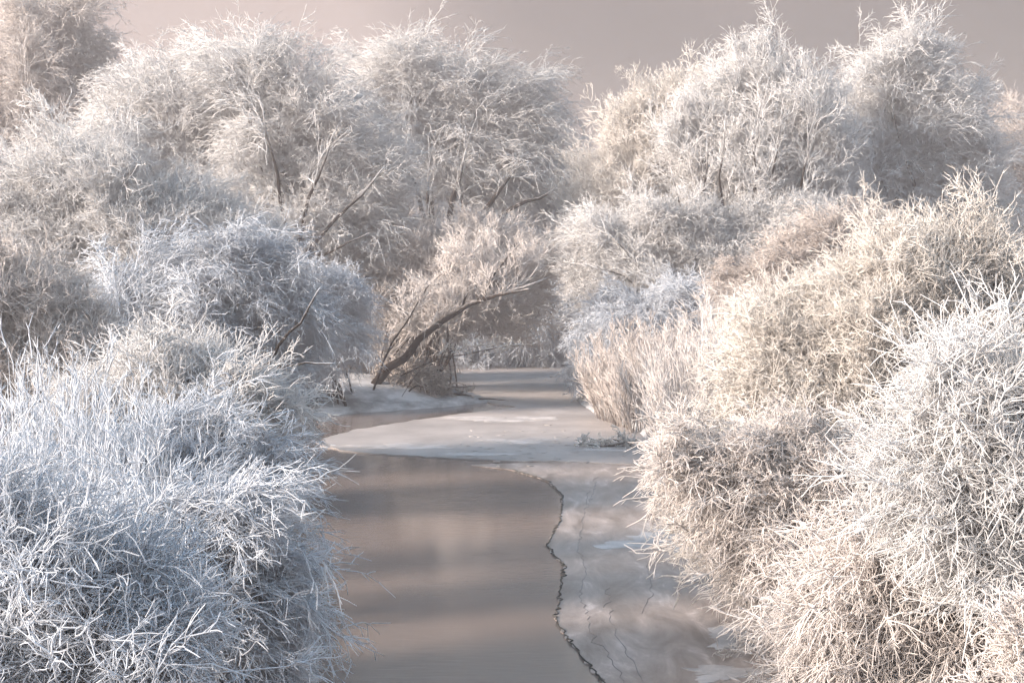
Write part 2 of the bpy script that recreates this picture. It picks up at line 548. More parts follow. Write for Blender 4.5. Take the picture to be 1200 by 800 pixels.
def spray_nodes(name, sources):
    """node group: sets one of the twig sprays on every marked point of a crown"""
    g = bpy.data.node_groups.new(name, 'GeometryNodeTree')
    g.interface.new_socket('Geometry', in_out='INPUT', socket_type='NodeSocketGeometry')
    g.interface.new_socket('Geometry', in_out='OUTPUT', socket_type='NodeSocketGeometry')
    n, l = g.nodes, g.links
    gi, go = n.new('NodeGroupInput'), n.new('NodeGroupOutput')
    g2i = n.new('GeometryNodeGeometryToInstance')
    for o in reversed(sources):
        oi = n.new('GeometryNodeObjectInfo'); oi.inputs['Object'].default_value = o
        l.new(oi.outputs['Geometry'], g2i.inputs[0])
    def attr(nm, tp):
        a = n.new('GeometryNodeInputNamedAttribute'); a.data_type = tp; a.inputs['Name'].default_value = nm
        return next(x for x in a.outputs if x.enabled and x.name == 'Attribute')
    ip = n.new('GeometryNodeInstanceOnPoints')
    l.new(gi.outputs[0], ip.inputs['Points']); l.new(g2i.outputs[0], ip.inputs['Instance'])
    ip.inputs['Pick Instance'].default_value = True
    l.new(attr('spray', 'BOOLEAN'), ip.inputs['Selection'])
    l.new(attr('var', 'INT'), ip.inputs['Instance Index'])
    l.new(attr('rot', 'FLOAT_VECTOR'), ip.inputs['Rotation'])
    l.new(attr('sc', 'FLOAT'), ip.inputs['Scale'])
    j = n.new('GeometryNodeJoinGeometry')
    l.new(ip.outputs[0], j.inputs[0]); l.new(gi.outputs[0], j.inputs[0])
    l.new(j.outputs[0], go.inputs[0])
    return g

def make_boughs(nv, r, l2, l3, n2, n3, n4, spread, tang, droop, trop, curl, arch, mat, rng, near=False):
    """unit long frosted boughs along +x with side shoots, twigs and twiglets"""
    out = []
    for k in range(nv):
        B = bez(np.zeros((1, 3)), np.array([[0.45, rng.normal() * 0.08, 0.22 * max(arch, 0) + 0.05]]), np.array([[1.0, 0, 0]]), 6)
        B[:, 1:-1] += rng.normal(size=(1, 4, 3)) * 0.03
        kw = dict(zmin=-99, blunt=True)
        P2, _ = kids(B, n2, 0.15, 1.0, l2, rng, tang, spread, trop, droop, 5, curl * 0.6, 0.35, **kw)
        P3, _ = kids(P2, n3, 0.05, 1.0, l3, rng, tang, spread * 1.1, trop * 0.4, droop * 0.7, 5 if near else 4, curl, 0.4, **kw)
        P4, _ = kids(P3, n4, 0.15, 0.95, l3 * 0.5, rng, tang, spread * 1.1, trop * 0.2, droop * 0.4, 4 if near else 2, curl, 0.3, **kw)
        w = Wood()
        w.tubes(B, taper(1, 6, r * 1.25, r * 0.8, rng), 4, np.linspace(.4, .9, 6)[None], rng)
        for P, a, b, sd, f0 in ((P2, 1.05, .7, 4, .7), (P3, 1.05, .5, 4 if near else 3, .8), (P4, .85 if near else 1, .4, 3, .93)):
            K = P.shape[1]
            w.tubes(P, taper(len(P), K, r * a, r * b, rng), sd, np.linspace(f0, 1.0, K)[None] + rng.uniform(-.2, .1, (len(P), 1)), rng)
        me = w.mesh('frosted_bough', np.zeros(3))
        me.materials.append(mat)
        out.append(bpy.data.objects.new('frosted_bough', me))
    return out

def taper(N, K, r0, r1, rng, jit=0.15):
    return np.linspace(r0, r1, K)[None] * rng.uniform(1 - jit, 1 + jit, (N, 1)) * np.ones((N, K))

def plant(name, label, cat, Y, base, blobs, nl, n1, n2, n3, l2, l3, tw, mat='white', group=None, droop=0.3, trop=0.1, arch=0.3,
          spread=0.75, tang=0.7, limb=0.05, seed=1, base_spread=0.3, paths=(), near=False, depth=0.8, split=False, basez=None,
          lean=(0, 0, 0), frost1=0.55, shell=0.55, limb_frost=-0.12, curl=0.15, lobes=4, flow=(0, 0, 0), n4=3):
    """a frosted tree or bush.  base: pixel (x, y) of its foot; blobs: crown lobes (px, py, rx, ry, dY);
    l2, l3, tw: shoot lengths and twig thickness in photograph pixels at that distance"""
    rng = np.random.default_rng(seed)
    u = Y / FPX                                                    # metres per pixel there
    foot = at(base[0], base[1], Y)
    for _ in range(60):                                            # the foot stands on the bank, never in the river
        if basez is not None or poly_sd(foot[None, :2], CHANNEL)[0] > 0.5:
            break
        foot[0] += 0.15 if base[0] > 620 else -0.15
    gzf = float(ground_z(foot[None, :2])[0])
    foot[2] = max(gzf, -0.05) if basez is None else basez
    root = tag(empty(name, foot), label, cat, group)
    C = np.array([at(b[0], b[1], Y + (b[4] if len(b) > 4 else 0)) for b in blobs])
    # shoots stick out of the lobes, so the lobes themselves are a little smaller
    sh = lambda r: max(r - 0.35 * l2, 0.5 * r)
    Rd = np.array([(sh(b[2]) * u, sh(b[2]) * u * depth, sh(b[3]) * u) for b in blobs])
    if lobes:
        k = rng.integers(0, len(C), lobes * len(C))
        off = nrm(rng.normal(size=(len(k), 3))) * rng.uniform(0.5, 1.15, (len(k), 1))
        C = np.concatenate([C, C[k] + off * Rd[k]]); Rd = np.concatenate([Rd * 0.85, Rd[k] * rng.uniform(0.35, 0.6, (len(k), 1))])
    wgt = np.prod(Rd[:, [0, 2]], axis=1) ** 0.9; wgt = wgt / wgt.sum()
    def sample(n, lo, hi):
        k = rng.choice(len(C), n, p=wgt)
        d = nrm(rng.normal(size=(n, 3)))
        r = rng.uniform(lo ** 2, hi ** 2, n) ** 0.5
        q = C[k] + d * Rd[k] * r[:, None]
        q[:, 2] = np.maximum(q[:, 2], 0.25 if basez is None else 0.08)
        return q, d
    # --- limbs
    tips, _ = sample(nl, 0.7, 1.0)
    b0 = foot + rng.normal(size=(nl, 3)) * np.array([base_spread, base_spread, 0])
    if basez is None:
        waterside = poly_sd(b0[:, :2], CHANNEL) < 0.3
        b0[waterside] = foot
    b0[:, 2] = foot[2] - 0.1
    v = tips - b0
    ctrl = b0 + v * np.array([0.35, 0.35, 0.55]) + rng.normal(size=(nl, 3)) * 0.06 * np.linalg.norm(v, axis=1)[:, None]
    ctrl[:, 2] += arch * np.linalg.norm(v[:, :2], axis=1)
    KL = 9
    PL = bez(b0, ctrl, tips, KL)
    PL[:, 1:-1] += rng.normal(size=(nl, KL - 2, 3)) * 0.012 * np.linalg.norm(v, axis=1)[:, None, None]
    RL = taper(nl, KL, limb, limb * 0.22, rng, 0.3)
    for pp, r0, r1 in paths:
        q = np.array([at(x, y, Y + dy) for x, y, dy in pp])
        s = np.linspace(0, len(q) - 1, KL); k = np.minimum(s.astype(int), len(q) - 2); fr = (s - k)[:, None]
        q = q[k] * (1 - fr) + q[k + 1] * fr
        q[1:-1] = 0.5 * q[1:-1] + 0.25 * (q[2:] + q[:-2])
        q[1:-1] += rng.normal(size=q[1:-1].shape) * 0.009 * np.linalg.norm(q[-1] - q[0])
        PL = np.concatenate([PL, q[None]]); RL = np.concatenate([RL, np.linspace(r0, r1, KL)[None]])
    PL[:, :, 2] = np.maximum(PL[:, :, 2], min(foot[2], 0) - 0.1)
    NL = len(PL)
    # --- boughs reach from the nearest limb to points all through the crown
    tg, dout = sample(n1, shell, 1.0)
    k = rng.random(n1) < 0.38                                       # some boughs stick out
    tg[k] += dout[k] * rng.uniform(0.1, 1.0, (k.sum(), 1)) * l2 * u * 0.9
    tt = rng.uniform(0.15, 0.97, (NL, 14))
    cand = np.concatenate([at_t(PL, np.full(14, i), tt[i])[0] for i in range(NL)])
    ctan = np.concatenate([at_t(PL, np.full(14, i), tt[i])[1] for i in range(NL)])
    cown = np.repeat(np.arange(NL), 14)
    D = np.linalg.norm((tg[:, None] - cand[None]) * np.array([1, 1, 1.0]), axis=2) + 0.25 * np.maximum(cand[None, :, 2] - tg[:, None, 2], 0)
    core = foot + np.array([0, 0, 0.3]) * (C[:, 2].max() - foot[2])
    o_dir = nrm(tg - core)
    o_dir = nrm(o_dir * 0.7 + np.array(flow) + rng.normal(size=o_dir.shape) * 0.35)
    al = np.sum(nrm(tg[:, None] - cand[None]) * o_dir[:, None], axis=2)
    at_ = np.sum(nrm(tg[:, None] - cand[None]) * ctan[None], axis=2)
    D = np.maximum(D, 0.25 * l2 * u) * (1.9 - 0.6 * al - 0.75 * at_)                  # boughs grow outward, fountain-like
    j = np.argmin(D * rng.uniform(0.8, 1.25, D.shape), axis=1)
    p0, own1 = cand[j], cown[j]
    ln = np.linalg.norm(tg - p0, axis=1)[:, None]
    c1 = p0 + ctan[j] * ln * 0.5 + np.array([0, 0, 1]) * ln * 0.22 * max(arch, 0)
    P1 = bez(p0, c1, tg, 6)
    P1[:, 1:-1] += rng.normal(size=(n1, 4, 3)) * ln[:, None] * 0.03
    P1[:, :, 2] = np.maximum(P1[:, :, 2], 0.08)
    r3 = tw * 0.5 * u
    R1 = taper(n1, 6, r3 * 1.7, r3 * 0.9, rng)
    f1 = np.linspace(frost1 - 0.15, frost1 + 0.35, 6)[None] + rng.uniform(-0.1, 0.1, (n1, 1))
    m = M[mat]
    Lb = 1.5 * l2 * u
    d = nrm(nrm(tg - p0) + 0.55 * ctan[j] + np.array(flow) * 0.25 + rng.normal(size=tg.shape) * 0.15)
    sc = Lb * rng.uniform(0.7, 1.25, n1)
    q0, x = tg - d * sc[:, None], d
    y = nrm(np.cross(np.array([0, 0, 1.0]) + rng.normal(size=x.shape) * 0.2, x)); z = np.cross(x, y)
    rot = np.stack([np.arctan2(y[:, 2], z[:, 2]), np.arcsin(np.clip(-x[:, 2], -1, 1)), np.arctan2(x[:, 1], x[:, 0])], 1)
    NV = 10 if near else 6
    var = rng.integers(0, NV, n1)
    src = make_boughs(NV, r3 / Lb, l2 * u / Lb, l3 * u / Lb, n2, n3, n4, spread, tang, droop, trop, curl, arch, m, rng, near)
    nodes = spray_nodes('sprays', src)
    own2 = own1
    def build(a, b, nm, parent):
        w = Wood()
        w.tubes(P1[a], R1[a], 4, f1[a], rng)
        o = link_mesh(nm, w.mesh(nm, foot, (q0[b], rot[b], sc[b], var[b])), parent, m)
        o.modifiers.new('sprays', 'NODES').node_group = nodes
        return tag(o, kind='stuff')
    tree = cat == 'tree'
    for i in range(NL):
        w = Wood()
        w.tubes(PL[i:i + 1], RL[i:i + 1], 7, np.append(np.linspace(limb_frost - 0.3, limb_frost + 0.15, KL - 3), [0.15, 0.35, 0.75])[None], rng)
        o = link_mesh('trunk' if (tree and i == 0) else ('limb' if tree else 'stem'), w.mesh('limb', foot), root, m)
        if split and (own1 == i).any():
            build(own1 == i, own2 == i, 'twigs', o)
    if not split:
        build(own1 >= 0, own2 >= 0, 'crown', root)
    return root

def reeds(name, label, cat, Y, patch, hts, n, nk, l2, tw, mat, group=None, seed=1, lean=(0, 0), near=False, nk3=2):
    """a thicket of upright shoots. patch: px range (x0, x1) and depth half-range; hts: pixel heights (y_base, y_top range)"""
    rng = np.random.default_rng(seed)
    u = Y / FPX
    x0, x1, dY = patch
    px = rng.uniform(x0, x1, n); yy = Y + rng.uniform(-dY, dY, n)
    b = np.array([at(a, 500, y) for a, y in zip(px, yy)])
    sgn = 1 if x0 > 600 else -1
    for _ in range(40):
        b[:, 0] += sgn * 0.1 * (poly_sd(b[:, :2], CHANNEL) < -0.2)
    b[:, 2] = np.maximum(ground_z(b[:, :2]), 0.0) - 0.05
    cen = at((x0 + x1) / 2, hts[0], Y); cen[2] = max(float(ground_z(cen[None, :2])[0]), 0)
    root = tag(empty(name, cen), label, cat, group)
    edge = 1 - 0.45 * np.abs((px - (x0 + x1) / 2) / ((x1 - x0) / 2)) ** 2
    top = np.array([at(a, rng.uniform(*hts[1:]), Y)[2] for a in px])
    top = b[:, 2] + (top - b[:, 2]) * edge * rng.uniform(0.75, 1.08, n)
    tip = b.copy(); tip[:, 2] = top
    h = (top - b[:, 2])[:, None]
    out = (px - (x0 + x1) / 2)[:, None] / (x1 - x0)
    tip[:, :2] += rng.normal(size=(n, 2)) * 0.10 * h + np.array(lean) * h + np.concatenate([out, out * 0], 1) * 0.5 * h
    c = (b + tip) / 2 + rng.normal(size=b.shape) * 0.05 * h
    P0 = bez(b, c, tip, 6)
    r = tw * 0.5 * u
    P1, _ = kids(P0, nk, 0.25, 0.98, l2 * u, rng, 0.9, 0.42, 0.25, 0.03, 4, 0.12)
    P2, _ = kids(P1, nk3, 0.2, 0.98, l2 * 0.45 * u, rng, 0.9, 0.5, 0.2, 0.03, 3 if near else 2, 0.12)
    w = Wood()
    w.tubes(P0, taper(n, 6, r * 1.5, r * 0.8, rng), 4, np.linspace(0.35, 0.9, 6)[None] + rng.uniform(-.2, .15, (n, 1)), rng)
    w.tubes(P1, taper(len(P1), 4, r * 1.1, r * 0.8, rng), 3, np.linspace(0.65, 0.95, 4)[None] + rng.uniform(-.2, .1, (len(P1), 1)), rng)
    w.tubes(P2, taper(len(P2), P2.shape[1], r, r * 0.8, rng), 3, 0.9, rng)
    tag(link_mesh('shoots', w.mesh('shoots', cen), root, M[mat]), kind='stuff')
    return root

#PLANTS#
# ------------------------------------------------------------------ far trees behind the bend
FARG = 'misty trees far behind the bend'
for k, (lab, px, py, rx, ry, Y, mt) in enumerate([
        ('pale misty tree filling the low gap at the river bend', 690, 330, 90, 90, 84, 'white'),
        ('misty tree far behind the domed central willow', 470, 270, 130, 110, 88, 'blue_shade'),
        ('misty tree far behind the upright pale trees of the right bank', 870, 260, 130, 120, 88, 'white'),
        ('misty tree far behind the tall trees of the left bank', 220, 240, 170, 130, 88, 'white'),
        ('faint brownish tree fading into mist at the right edge', 1180, 240, 75, 120, 66, 'buff')]):
    plant('misty_tree', lab, 'tree', Y, (px, 400), [(px, py, rx, ry), (px - rx * .5, py + ry * .5, rx * .7, ry * .6), (px + rx * .5, py + ry * .5, rx * .7, ry * .6)],
          14, 240, 6, 9, 34, 19, 0.52, mt, FARG, droop=0.25, trop=0.15, limb=0.06, spread=0.7, tang=0.9, n4=3, seed=100 + k)

# ------------------------------------------------------------------ tall trees of the far left bank
LT = 'tall frosted trees of the left bank'
plant('willow_tree', 'tall pinkish frosted tree at the top left edge, taller than the picture', 'tree', 62, (60, 420),
      [(20, 50, 75, 80), (80, 20, 50, 60), (70, 130, 90, 70), (-60, 80, 90, 110), (115, 100, 40, 50)],
      30, 470, 6, 9, 38, 19, 0.56, 'rose', LT, droop=0.4, trop=0.15, limb=0.10, spread=0.7, tang=0.9, n4=3, seed=1, flow=(0.1, -0.1, 0.4), shell=0.2)
plant('willow_tree', 'frosted willow with feathery sunlit top between pinkish corner tree and fan-limbed willow', 'tree', 54, (210, 430),
      [(170, 105, 55, 45), (245, 88, 45, 40), (215, 140, 80, 55), (200, 190, 90, 60), (150, 150, 60, 50)],
      30, 536, 6, 9, 38, 19, 0.56, 'white', LT, droop=0.4, trop=0.2, limb=0.10, spread=0.7, tang=0.9, n4=3, seed=2, flow=(0.1, -0.1, 0.4), shell=0.2)
plant('willow_tree', 'frosted willow with dark limbs fanning upward beside the domed willow', 'tree', 52, (355, 440),
      [(310, 90, 60, 55), (365, 130, 60, 60), (300, 170, 75, 70), (390, 220, 75, 75), (430, 200, 50, 80), (330, 260, 80, 60), (420, 300, 70, 50), (280, 60, 40, 30)],
      30, 694, 6, 9, 38, 19, 0.56, 'white', LT, droop=0.55, trop=0.15, limb=0.10, spread=0.7, tang=0.9, n4=3, seed=3, flow=(0.2, -0.1, 0.3), shell=0.25, arch=0.1,
      paths=[([(345, 330, -1.5), (350, 270, -2.3), (375, 200, -2.3), (400, 140, -1.5)], 0.101, 0.018),
             ([(350, 310, -1.5), (385, 265, -2.5), (430, 225, -2.5), (455, 190, -1.5)], 0.084, 0.016),
             ([(340, 320, -1.5), (330, 240, -2.3), (318, 170, -2.3), (300, 110, -1.5)], 0.084, 0.016),
             ([(352, 305, -1.5), (400, 290, -2.7), (440, 270, -2.7)], 0.059, 0.012)])
plant('willow_tree', 'big domed weeping willow with thick dark limbs standing at the river bend', 'tree', 66, (515, 425),
      [(470, 90, 65, 52), (540, 110, 65, 50), (440, 150, 60, 70), (560, 170, 75, 65), (620, 190, 52, 65), (500, 150, 75, 50), (480, 60, 50, 30), (645, 235, 35, 40), (600, 120, 40, 40)],
      14, 784, 6, 9, 43, 20, 0.53, 'white', LT, droop=0.8, trop=0.3, limb=0.10, spread=0.7, tang=0.9, n4=3, seed=4, flow=(0.1, -0.1, 0.4), shell=0.3, arch=0.35,
      paths=[([(520, 400, -1.4), (518, 300, -1.4), (535, 215, -3.4), (548, 165, -2.9)], 0.246, 0.030),
             ([(520, 390, -1.4), (508, 280, -1.4), (482, 215, -3.4), (476, 170, -2.9)], 0.189, 0.024),
             ([(525, 330, -1.4), (570, 240, -3.4), (600, 205, -3.4), (625, 180, -1.9)], 0.161, 0.018),
             ([(530, 330, -1.4), (590, 245, -3.4), (640, 232, -3.4), (668, 205, -1.9)], 0.151, 0.018),
             ([(515, 320, -1.4), (500, 240, -3.4), (505, 180, -2.9)], 0.123, 0.018)])
plant('willow_bush', 'pinkish frosted bush below the domed willow, behind the leaning trunk', 'bush', 52, (540, 440),
      [(500, 310, 60, 50), (570, 290, 70, 45), (620, 300, 55, 50), (540, 345, 90, 50), (460, 350, 50, 50), (600, 360, 60, 50)],
      30, 628, 6, 9, 34, 18, 0.56, 'rose', droop=0.15, trop=0.35, limb=0.04, spread=0.7, tang=0.9, n4=3, seed=5, shell=0.2, base_spread=1.5)
plant('willow_bush', 'shadowy bluish bush at the far end of the snowy ice', 'bush', 65, (620, 436),
      [(600, 390, 60, 46), (650, 370, 45, 65), (560, 402, 60, 34), (680, 400, 40, 36), (600, 412, 70, 24)],
      30, 457, 6, 9, 34, 18, 0.56, 'blue_shade', droop=0.5, trop=0.1, limb=0.04, spread=0.7, tang=0.9, n4=3, seed=6, shell=0.2, base_spread=1.5)
plant('willow_bush', 'low grey bush on the left shore behind the brush pile', 'bush', 57, (480, 440),
      [(490, 402, 55, 36), (440, 395, 60, 45), (400, 420, 50, 40)],
      30, 360, 6, 9, 30, 16, 0.56, 'rose', droop=0.4, trop=0.1, limb=0.04, spread=0.7, tang=0.9, n4=3, seed=7, shell=0.2, base_spread=1.2)
plant('leaning_tree', 'dark bare trunk leaning far out over the ice with frosted twigs above', 'tree', 47.5, (440, 440),
      [(590, 318, 55, 22), (565, 295, 45, 30), (620, 305, 40, 22), (500, 350, 30, 25), (545, 330, 40, 20)],
      1, 45, 4, 8, 28, 13, 0.62, 'rose', droop=0.0, trop=0.7, limb=0.05, seed=8, shell=0.1, flow=(0.3, 0, 1.0), lobes=0, spread=0.5,
      paths=[([(430, 462, .6), (462, 420, .3), (480, 405, 0), (520, 378, -.3), (560, 350, -.5), (600, 338, -.6), (650, 322, -.6)], 0.17, 0.03),
             ([(560, 352, -.5), (590, 345, -1), (625, 337, -1.2)], 0.06, 0.025),
             ([(567, 348, -.5), (580, 318, -.4), (600, 295, -.4), (612, 282, -.4)], 0.05, 0.02),
             ([(540, 362, -.4), (552, 330, 0.2), (560, 310, .4)], 0.045, 0.018),
             ([(524, 410, -.3), (525, 375, -.2)], 0.04, 0.03)])
plant('willow_bush', 'frosted bush on the left shore with bare branches reaching over the snowy bank', 'bush', 45, (370, 470),
      [(353, 360, 50, 50), (393, 395, 32, 42), (363, 420, 50, 32), (308, 410, 40, 45), (398, 345, 30, 40)],
      30, 482, 6, 9, 32, 17, 0.56, 'blue_shade', droop=0.4, trop=0.1, limb=0.04, spread=0.7, tang=0.9, n4=3, seed=9, flow=(0.6, -0.2, 0.1), shell=0.2, base_spread=0.6, lean=(0.2, -0.1, 0))
plant('frosted_brush', 'dark brush pile with pale twigs on the snowy spit under the leaning trunk', 'brush pile', 48.5, (485, 474),
      [(490, 458, 45, 14), (470, 440, 30, 18), (520, 465, 40, 8), (500, 440, 30, 14)],
      10, 60, 5, 7, 24, 12, 1.14, 'dark', droop=0.3, trop=0.1, limb=0.035, seed=10, shell=0.1, base_spread=0.6,
      paths=[([(470, 468, 0), (510, 466, 0), (545, 460, -.3), (556, 467, -.3)], 0.08, 0.03),
             ([(480, 470, 0), (520, 455, 0), (562, 452, 0)], 0.045, 0.02),
             ([(540, 468, 0), (575, 467, -.2), (600, 470, -.2)], 0.03, 0.012)])

plant('thin_branch', 'thin bare branch with short white shoots hanging low over the far ice', 'branch', 47, (470, 440),
      [(560, 408, 45, 4), (600, 404, 35, 4)], 1, 14, 2, 3, 12, 6, 1.1, 'cream', droop=0.0, trop=0.8, limb=0.012, seed=11, shell=0.1, base_spread=0.1, lobes=0, flow=(0.3, 0, 1),
      paths=[([(470, 440, .4), (500, 424, 0), (545, 413, 0), (590, 408, 0), (640, 401, 0)], 0.03, 0.015)])

# ------------------------------------------------------------------ right bank, far to near
RT = 'tall frosted trees of the right bank'
plant('willow_tree', 'dense rounded tree at the upper right with its far side in shade', 'tree', 58, (1060, 420),
      [(1065, 80, 60, 50), (1020, 140, 55, 60), (1090, 150, 65, 70), (1050, 210, 85, 60), (1130, 200, 45, 60), (1075, 55, 35, 28), (1140, 250, 50, 50)],
      30, 739, 6, 9, 37, 19, 0.56, 'white', RT, droop=0.4, trop=0.2, limb=0.10, spread=0.7, tang=0.9, n4=3, seed=21, flow=(0.1, -0.1, 0.5), shell=0.3)
plant('upright_tree', 'tall upright frosted tree with several straight stems and the highest pointed top', 'tree', 54, (850, 430),
      [(905, 85, 42, 55), (850, 120, 50, 60), (920, 150, 65, 70), (800, 170, 55, 65), (860, 200, 80, 60), (960, 170, 45, 60), (960, 230, 60, 50)],
      30, 761, 6, 9, 37, 19, 0.56, 'white', RT, droop=0.05, trop=0.6, limb=0.10, spread=0.7, tang=0.9, n4=3, seed=22, flow=(0.0, 0, 0.9), shell=0.25, arch=-0.1, base_spread=1.0,
      paths=[([(845, 320, -1.3), (825, 240, -2.7), (828, 160, -2.7)], 0.084, 0.018), ([(850, 320, -1.3), (845, 230, -2.7), (850, 130, -2.7)], 0.076, 0.016),
             ([(900, 300, -1.3), (905, 210, -2.7), (918, 110, -2.3)], 0.084, 0.016), ([(935, 300, -1.3), (938, 220, -2.7), (955, 140, -2.3)], 0.076, 0.012),
             ([(830, 330, -1.3), (800, 250, -2.7), (785, 190, -2.7)], 0.067, 0.012), ([(890, 300, -1.3), (885, 200, -2.7), (890, 120, -2.3)], 0.059, 0.012)])
plant('upright_tree', 'creamy pointed tree beside the sky gap, leftmost on the right bank', 'tree', 56, (760, 430),
      [(740, 170, 45, 60), (780, 140, 45, 50), (705, 215, 45, 50), (760, 230, 70, 60), (690, 265, 40, 40), (800, 110, 30, 30)],
      30, 627, 6, 9, 34, 18, 0.56, 'cream', RT, droop=0.05, trop=0.5, limb=0.06, spread=0.7, tang=0.9, n4=3, seed=23, flow=(-0.2, 0, 0.8), shell=0.25, arch=-0.1, base_spread=0.8)
plant('willow_bush', 'broad frosted bush with a few dark boughs at the foot of the creamy tree', 'bush', 51, (760, 450),
      [(720, 280, 60, 50), (690, 320, 40, 45), (780, 290, 60, 50), (750, 340, 80, 50), (850, 280, 60, 45), (830, 330, 50, 50), (920, 260, 60, 40)],
      30, 921, 6, 9, 34, 18, 0.54, 'white', droop=0.3, trop=0.2, limb=0.04, spread=0.7, tang=0.9, n4=3, seed=24, flow=(-0.4, -0.2, 0.3), shell=0.2, base_spread=1.5,
      paths=[([(760, 350, -1), (730, 322, -1.6), (690, 310, -1.8)], 0.05, 0.02), ([(770, 345, -1), (738, 300, -1.6), (715, 275, -1.6)], 0.05, 0.02)])
plant('willow_bush', 'drooping bluish bush overhanging the right shore near the bend', 'bush', 48, (770, 460),
      [(740, 375, 60, 32), (790, 360, 50, 32), (700, 400, 32, 30), (690, 430, 25, 30)],
      30, 386, 6, 9, 30, 16, 0.56, 'blue_shade', droop=0.6, trop=0.1, limb=0.04, spread=0.7, tang=0.9, n4=3, seed=25, flow=(-0.6, -0.3, 0.0), shell=0.3, base_spread=0.8)
plant('willow_bush', 'arching pinkish brown bush between upright tree and large creamy bush', 'bush', 40, (930, 470),
      [(910, 320, 60, 38), (960, 290, 60, 40), (880, 350, 50, 40), (940, 370, 70, 50), (1010, 290, 50, 50)],
      30, 507, 6, 9, 32, 17, 0.68, 'buff', droop=0.6, trop=0.2, limb=0.03, spread=0.7, tang=0.9, n4=3, seed=26, shell=0.4, base_spread=0.8)
reeds('reed_thicket', 'pinkish thicket of thin upright shoots at the right edge of the ice', 'thicket', 42, (685, 830, 2.2), (492, 375, 420), 300, 10, 30, 0.85,
      'buff', 'upright shoots of the right bank', seed=27, lean=(-0.05, -0.05), nk3=4)
reeds('reed_thicket', 'taller rosy shoots rising behind the left flank of the creamy bush', 'thicket', 34, (770, 930, 2.0), (500, 330, 400), 260, 10, 38, 1.0,
      'rose', 'upright shoots of the right bank', seed=28, lean=(0.02, 0), nk3=4)
plant('frosted_bush', 'large rounded creamy bush dominating the right bank', 'bush', 20, (1040, 640),
      [(1070, 320, 90, 85), (990, 380, 95, 85), (930, 440, 80, 80), (1110, 420, 100, 100), (1020, 500, 130, 110), (900, 540, 90, 90), (1160, 330, 60, 80),
       (850, 570, 75, 80), (950, 620, 120, 80), (1180, 450, 60, 120), (880, 480, 80, 80), (960, 540, 110, 90), (910, 400, 60, 60)],
      44, 1275, 6, 9, 45, 29, 0.95, 'cream', droop=0.1, trop=0.12, arch=0.15, limb=0.03, spread=0.7, tang=0.9, n4=3, seed=31, flow=(-0.5, -0.2, 0.35), shell=0.4, near=False, base_spread=0.7, curl=0.3, lean=(-0.15, -0.1, 0))
plant('frosted_bush', 'low pinkish creamy bush spilling over the grey ice below the large bush', 'bush', 17, (990, 690),
      [(835, 550, 60, 50), (890, 600, 75, 65), (800, 528, 40, 32), (930, 660, 65, 50), (880, 640, 40, 40), (970, 650, 70, 60), (960, 560, 80, 70), (1010, 600, 80, 70), (900, 530, 60, 50)],
      38, 527, 5, 9, 60, 28, 1.28, 'rose', droop=0.3, trop=0.05, arch=0.25, limb=0.02, seed=32, flow=(-0.6, -0.3, 0.1), shell=0.3, near=True, n4=3, spread=0.6, tang=1.0, base_spread=0.4, curl=0.4, lean=(-0.12, -0.1, 0))
plant('fallen_branch', 'frosted fallen branch lying on the ice beneath the thicket', 'branch', 37, (735, 524),
      [(700, 519, 34, 6), (735, 512, 18, 12)],
      2, 12, 3, 5, 22, 9, 1.20, 'cream', droop=0.05, trop=0.2, limb=0.025, seed=33, shell=0.1, base_spread=0.1, basez=0.06,
      paths=[([(662, 524, .2), (690, 524, .1), (715, 522, 0), (745, 515, 0)], 0.06, 0.04)])

# ------------------------------------------------------------------ left bank, far to near
plant('frosted_bush', 'big rounded pale bush high on the left bank below the tall trees', 'bush', 32, (110, 560),
      [(100, 190, 90, 60), (30, 240, 90, 80), (170, 220, 80, 60), (110, 280, 110, 80), (230, 260, 80, 60), (-50, 280, 80, 110), (40, 360, 110, 80), (260, 310, 80, 70), (130, 370, 120, 80), (200, 320, 100, 70)],
      30, 1087, 6, 9, 43, 25, 0.68, 'white', droop=0.2, trop=0.35, arch=0.15, limb=0.045, spread=0.7, tang=0.9, n4=3, seed=41, flow=(0.3, 0, 0.5), shell=0.4, base_spread=1.2, lean=(0.1, -0.1, 0))
plant('frosted_bush', 'wide bush on the left bank with frosted sprays drooping toward the river', 'bush', 27, (230, 600),
      [(263, 310, 70, 50), (208, 340, 80, 60), (318, 345, 55, 45), (278, 390, 70, 50), (338, 370, 40, 45), (178, 400, 110, 70), (258, 440, 90, 60), (128, 450, 100, 70), (278, 440, 60, 45)],
      40, 675, 6, 9, 49, 32, 0.87, 'blue_shade', droop=0.5, trop=0.15, arch=0.35, limb=0.035, spread=0.7, tang=0.9, n4=3, seed=42, flow=(0.7, -0.2, 0.1), shell=0.4, base_spread=0.8, lean=(0.35, -0.15, 0),
      paths=[([(290, 450, -1.2), (325, 410, -1.6), (355, 370, -1.8), (380, 330, -1.8)], 0.04, 0.012), ([(300, 440, -1.2), (345, 425, -1.6), (400, 425, -1.8)], 0.03, 0.01)])
plant('frosted_bush', 'rosy upright bush at the left edge catching warm light', 'bush', 21, (20, 640),
      [(20, 350, 75, 75), (-30, 380, 80, 100), (80, 400, 85, 70), (20, 440, 100, 80), (110, 450, 80, 60)],
      40, 457, 6, 9, 47, 29, 0.87, 'rose', droop=0.05, trop=0.5, arch=0.0, limb=0.025, spread=0.7, tang=0.9, n4=3, seed=43, flow=(0.2, 0, 0.8), shell=0.3, base_spread=0.7)
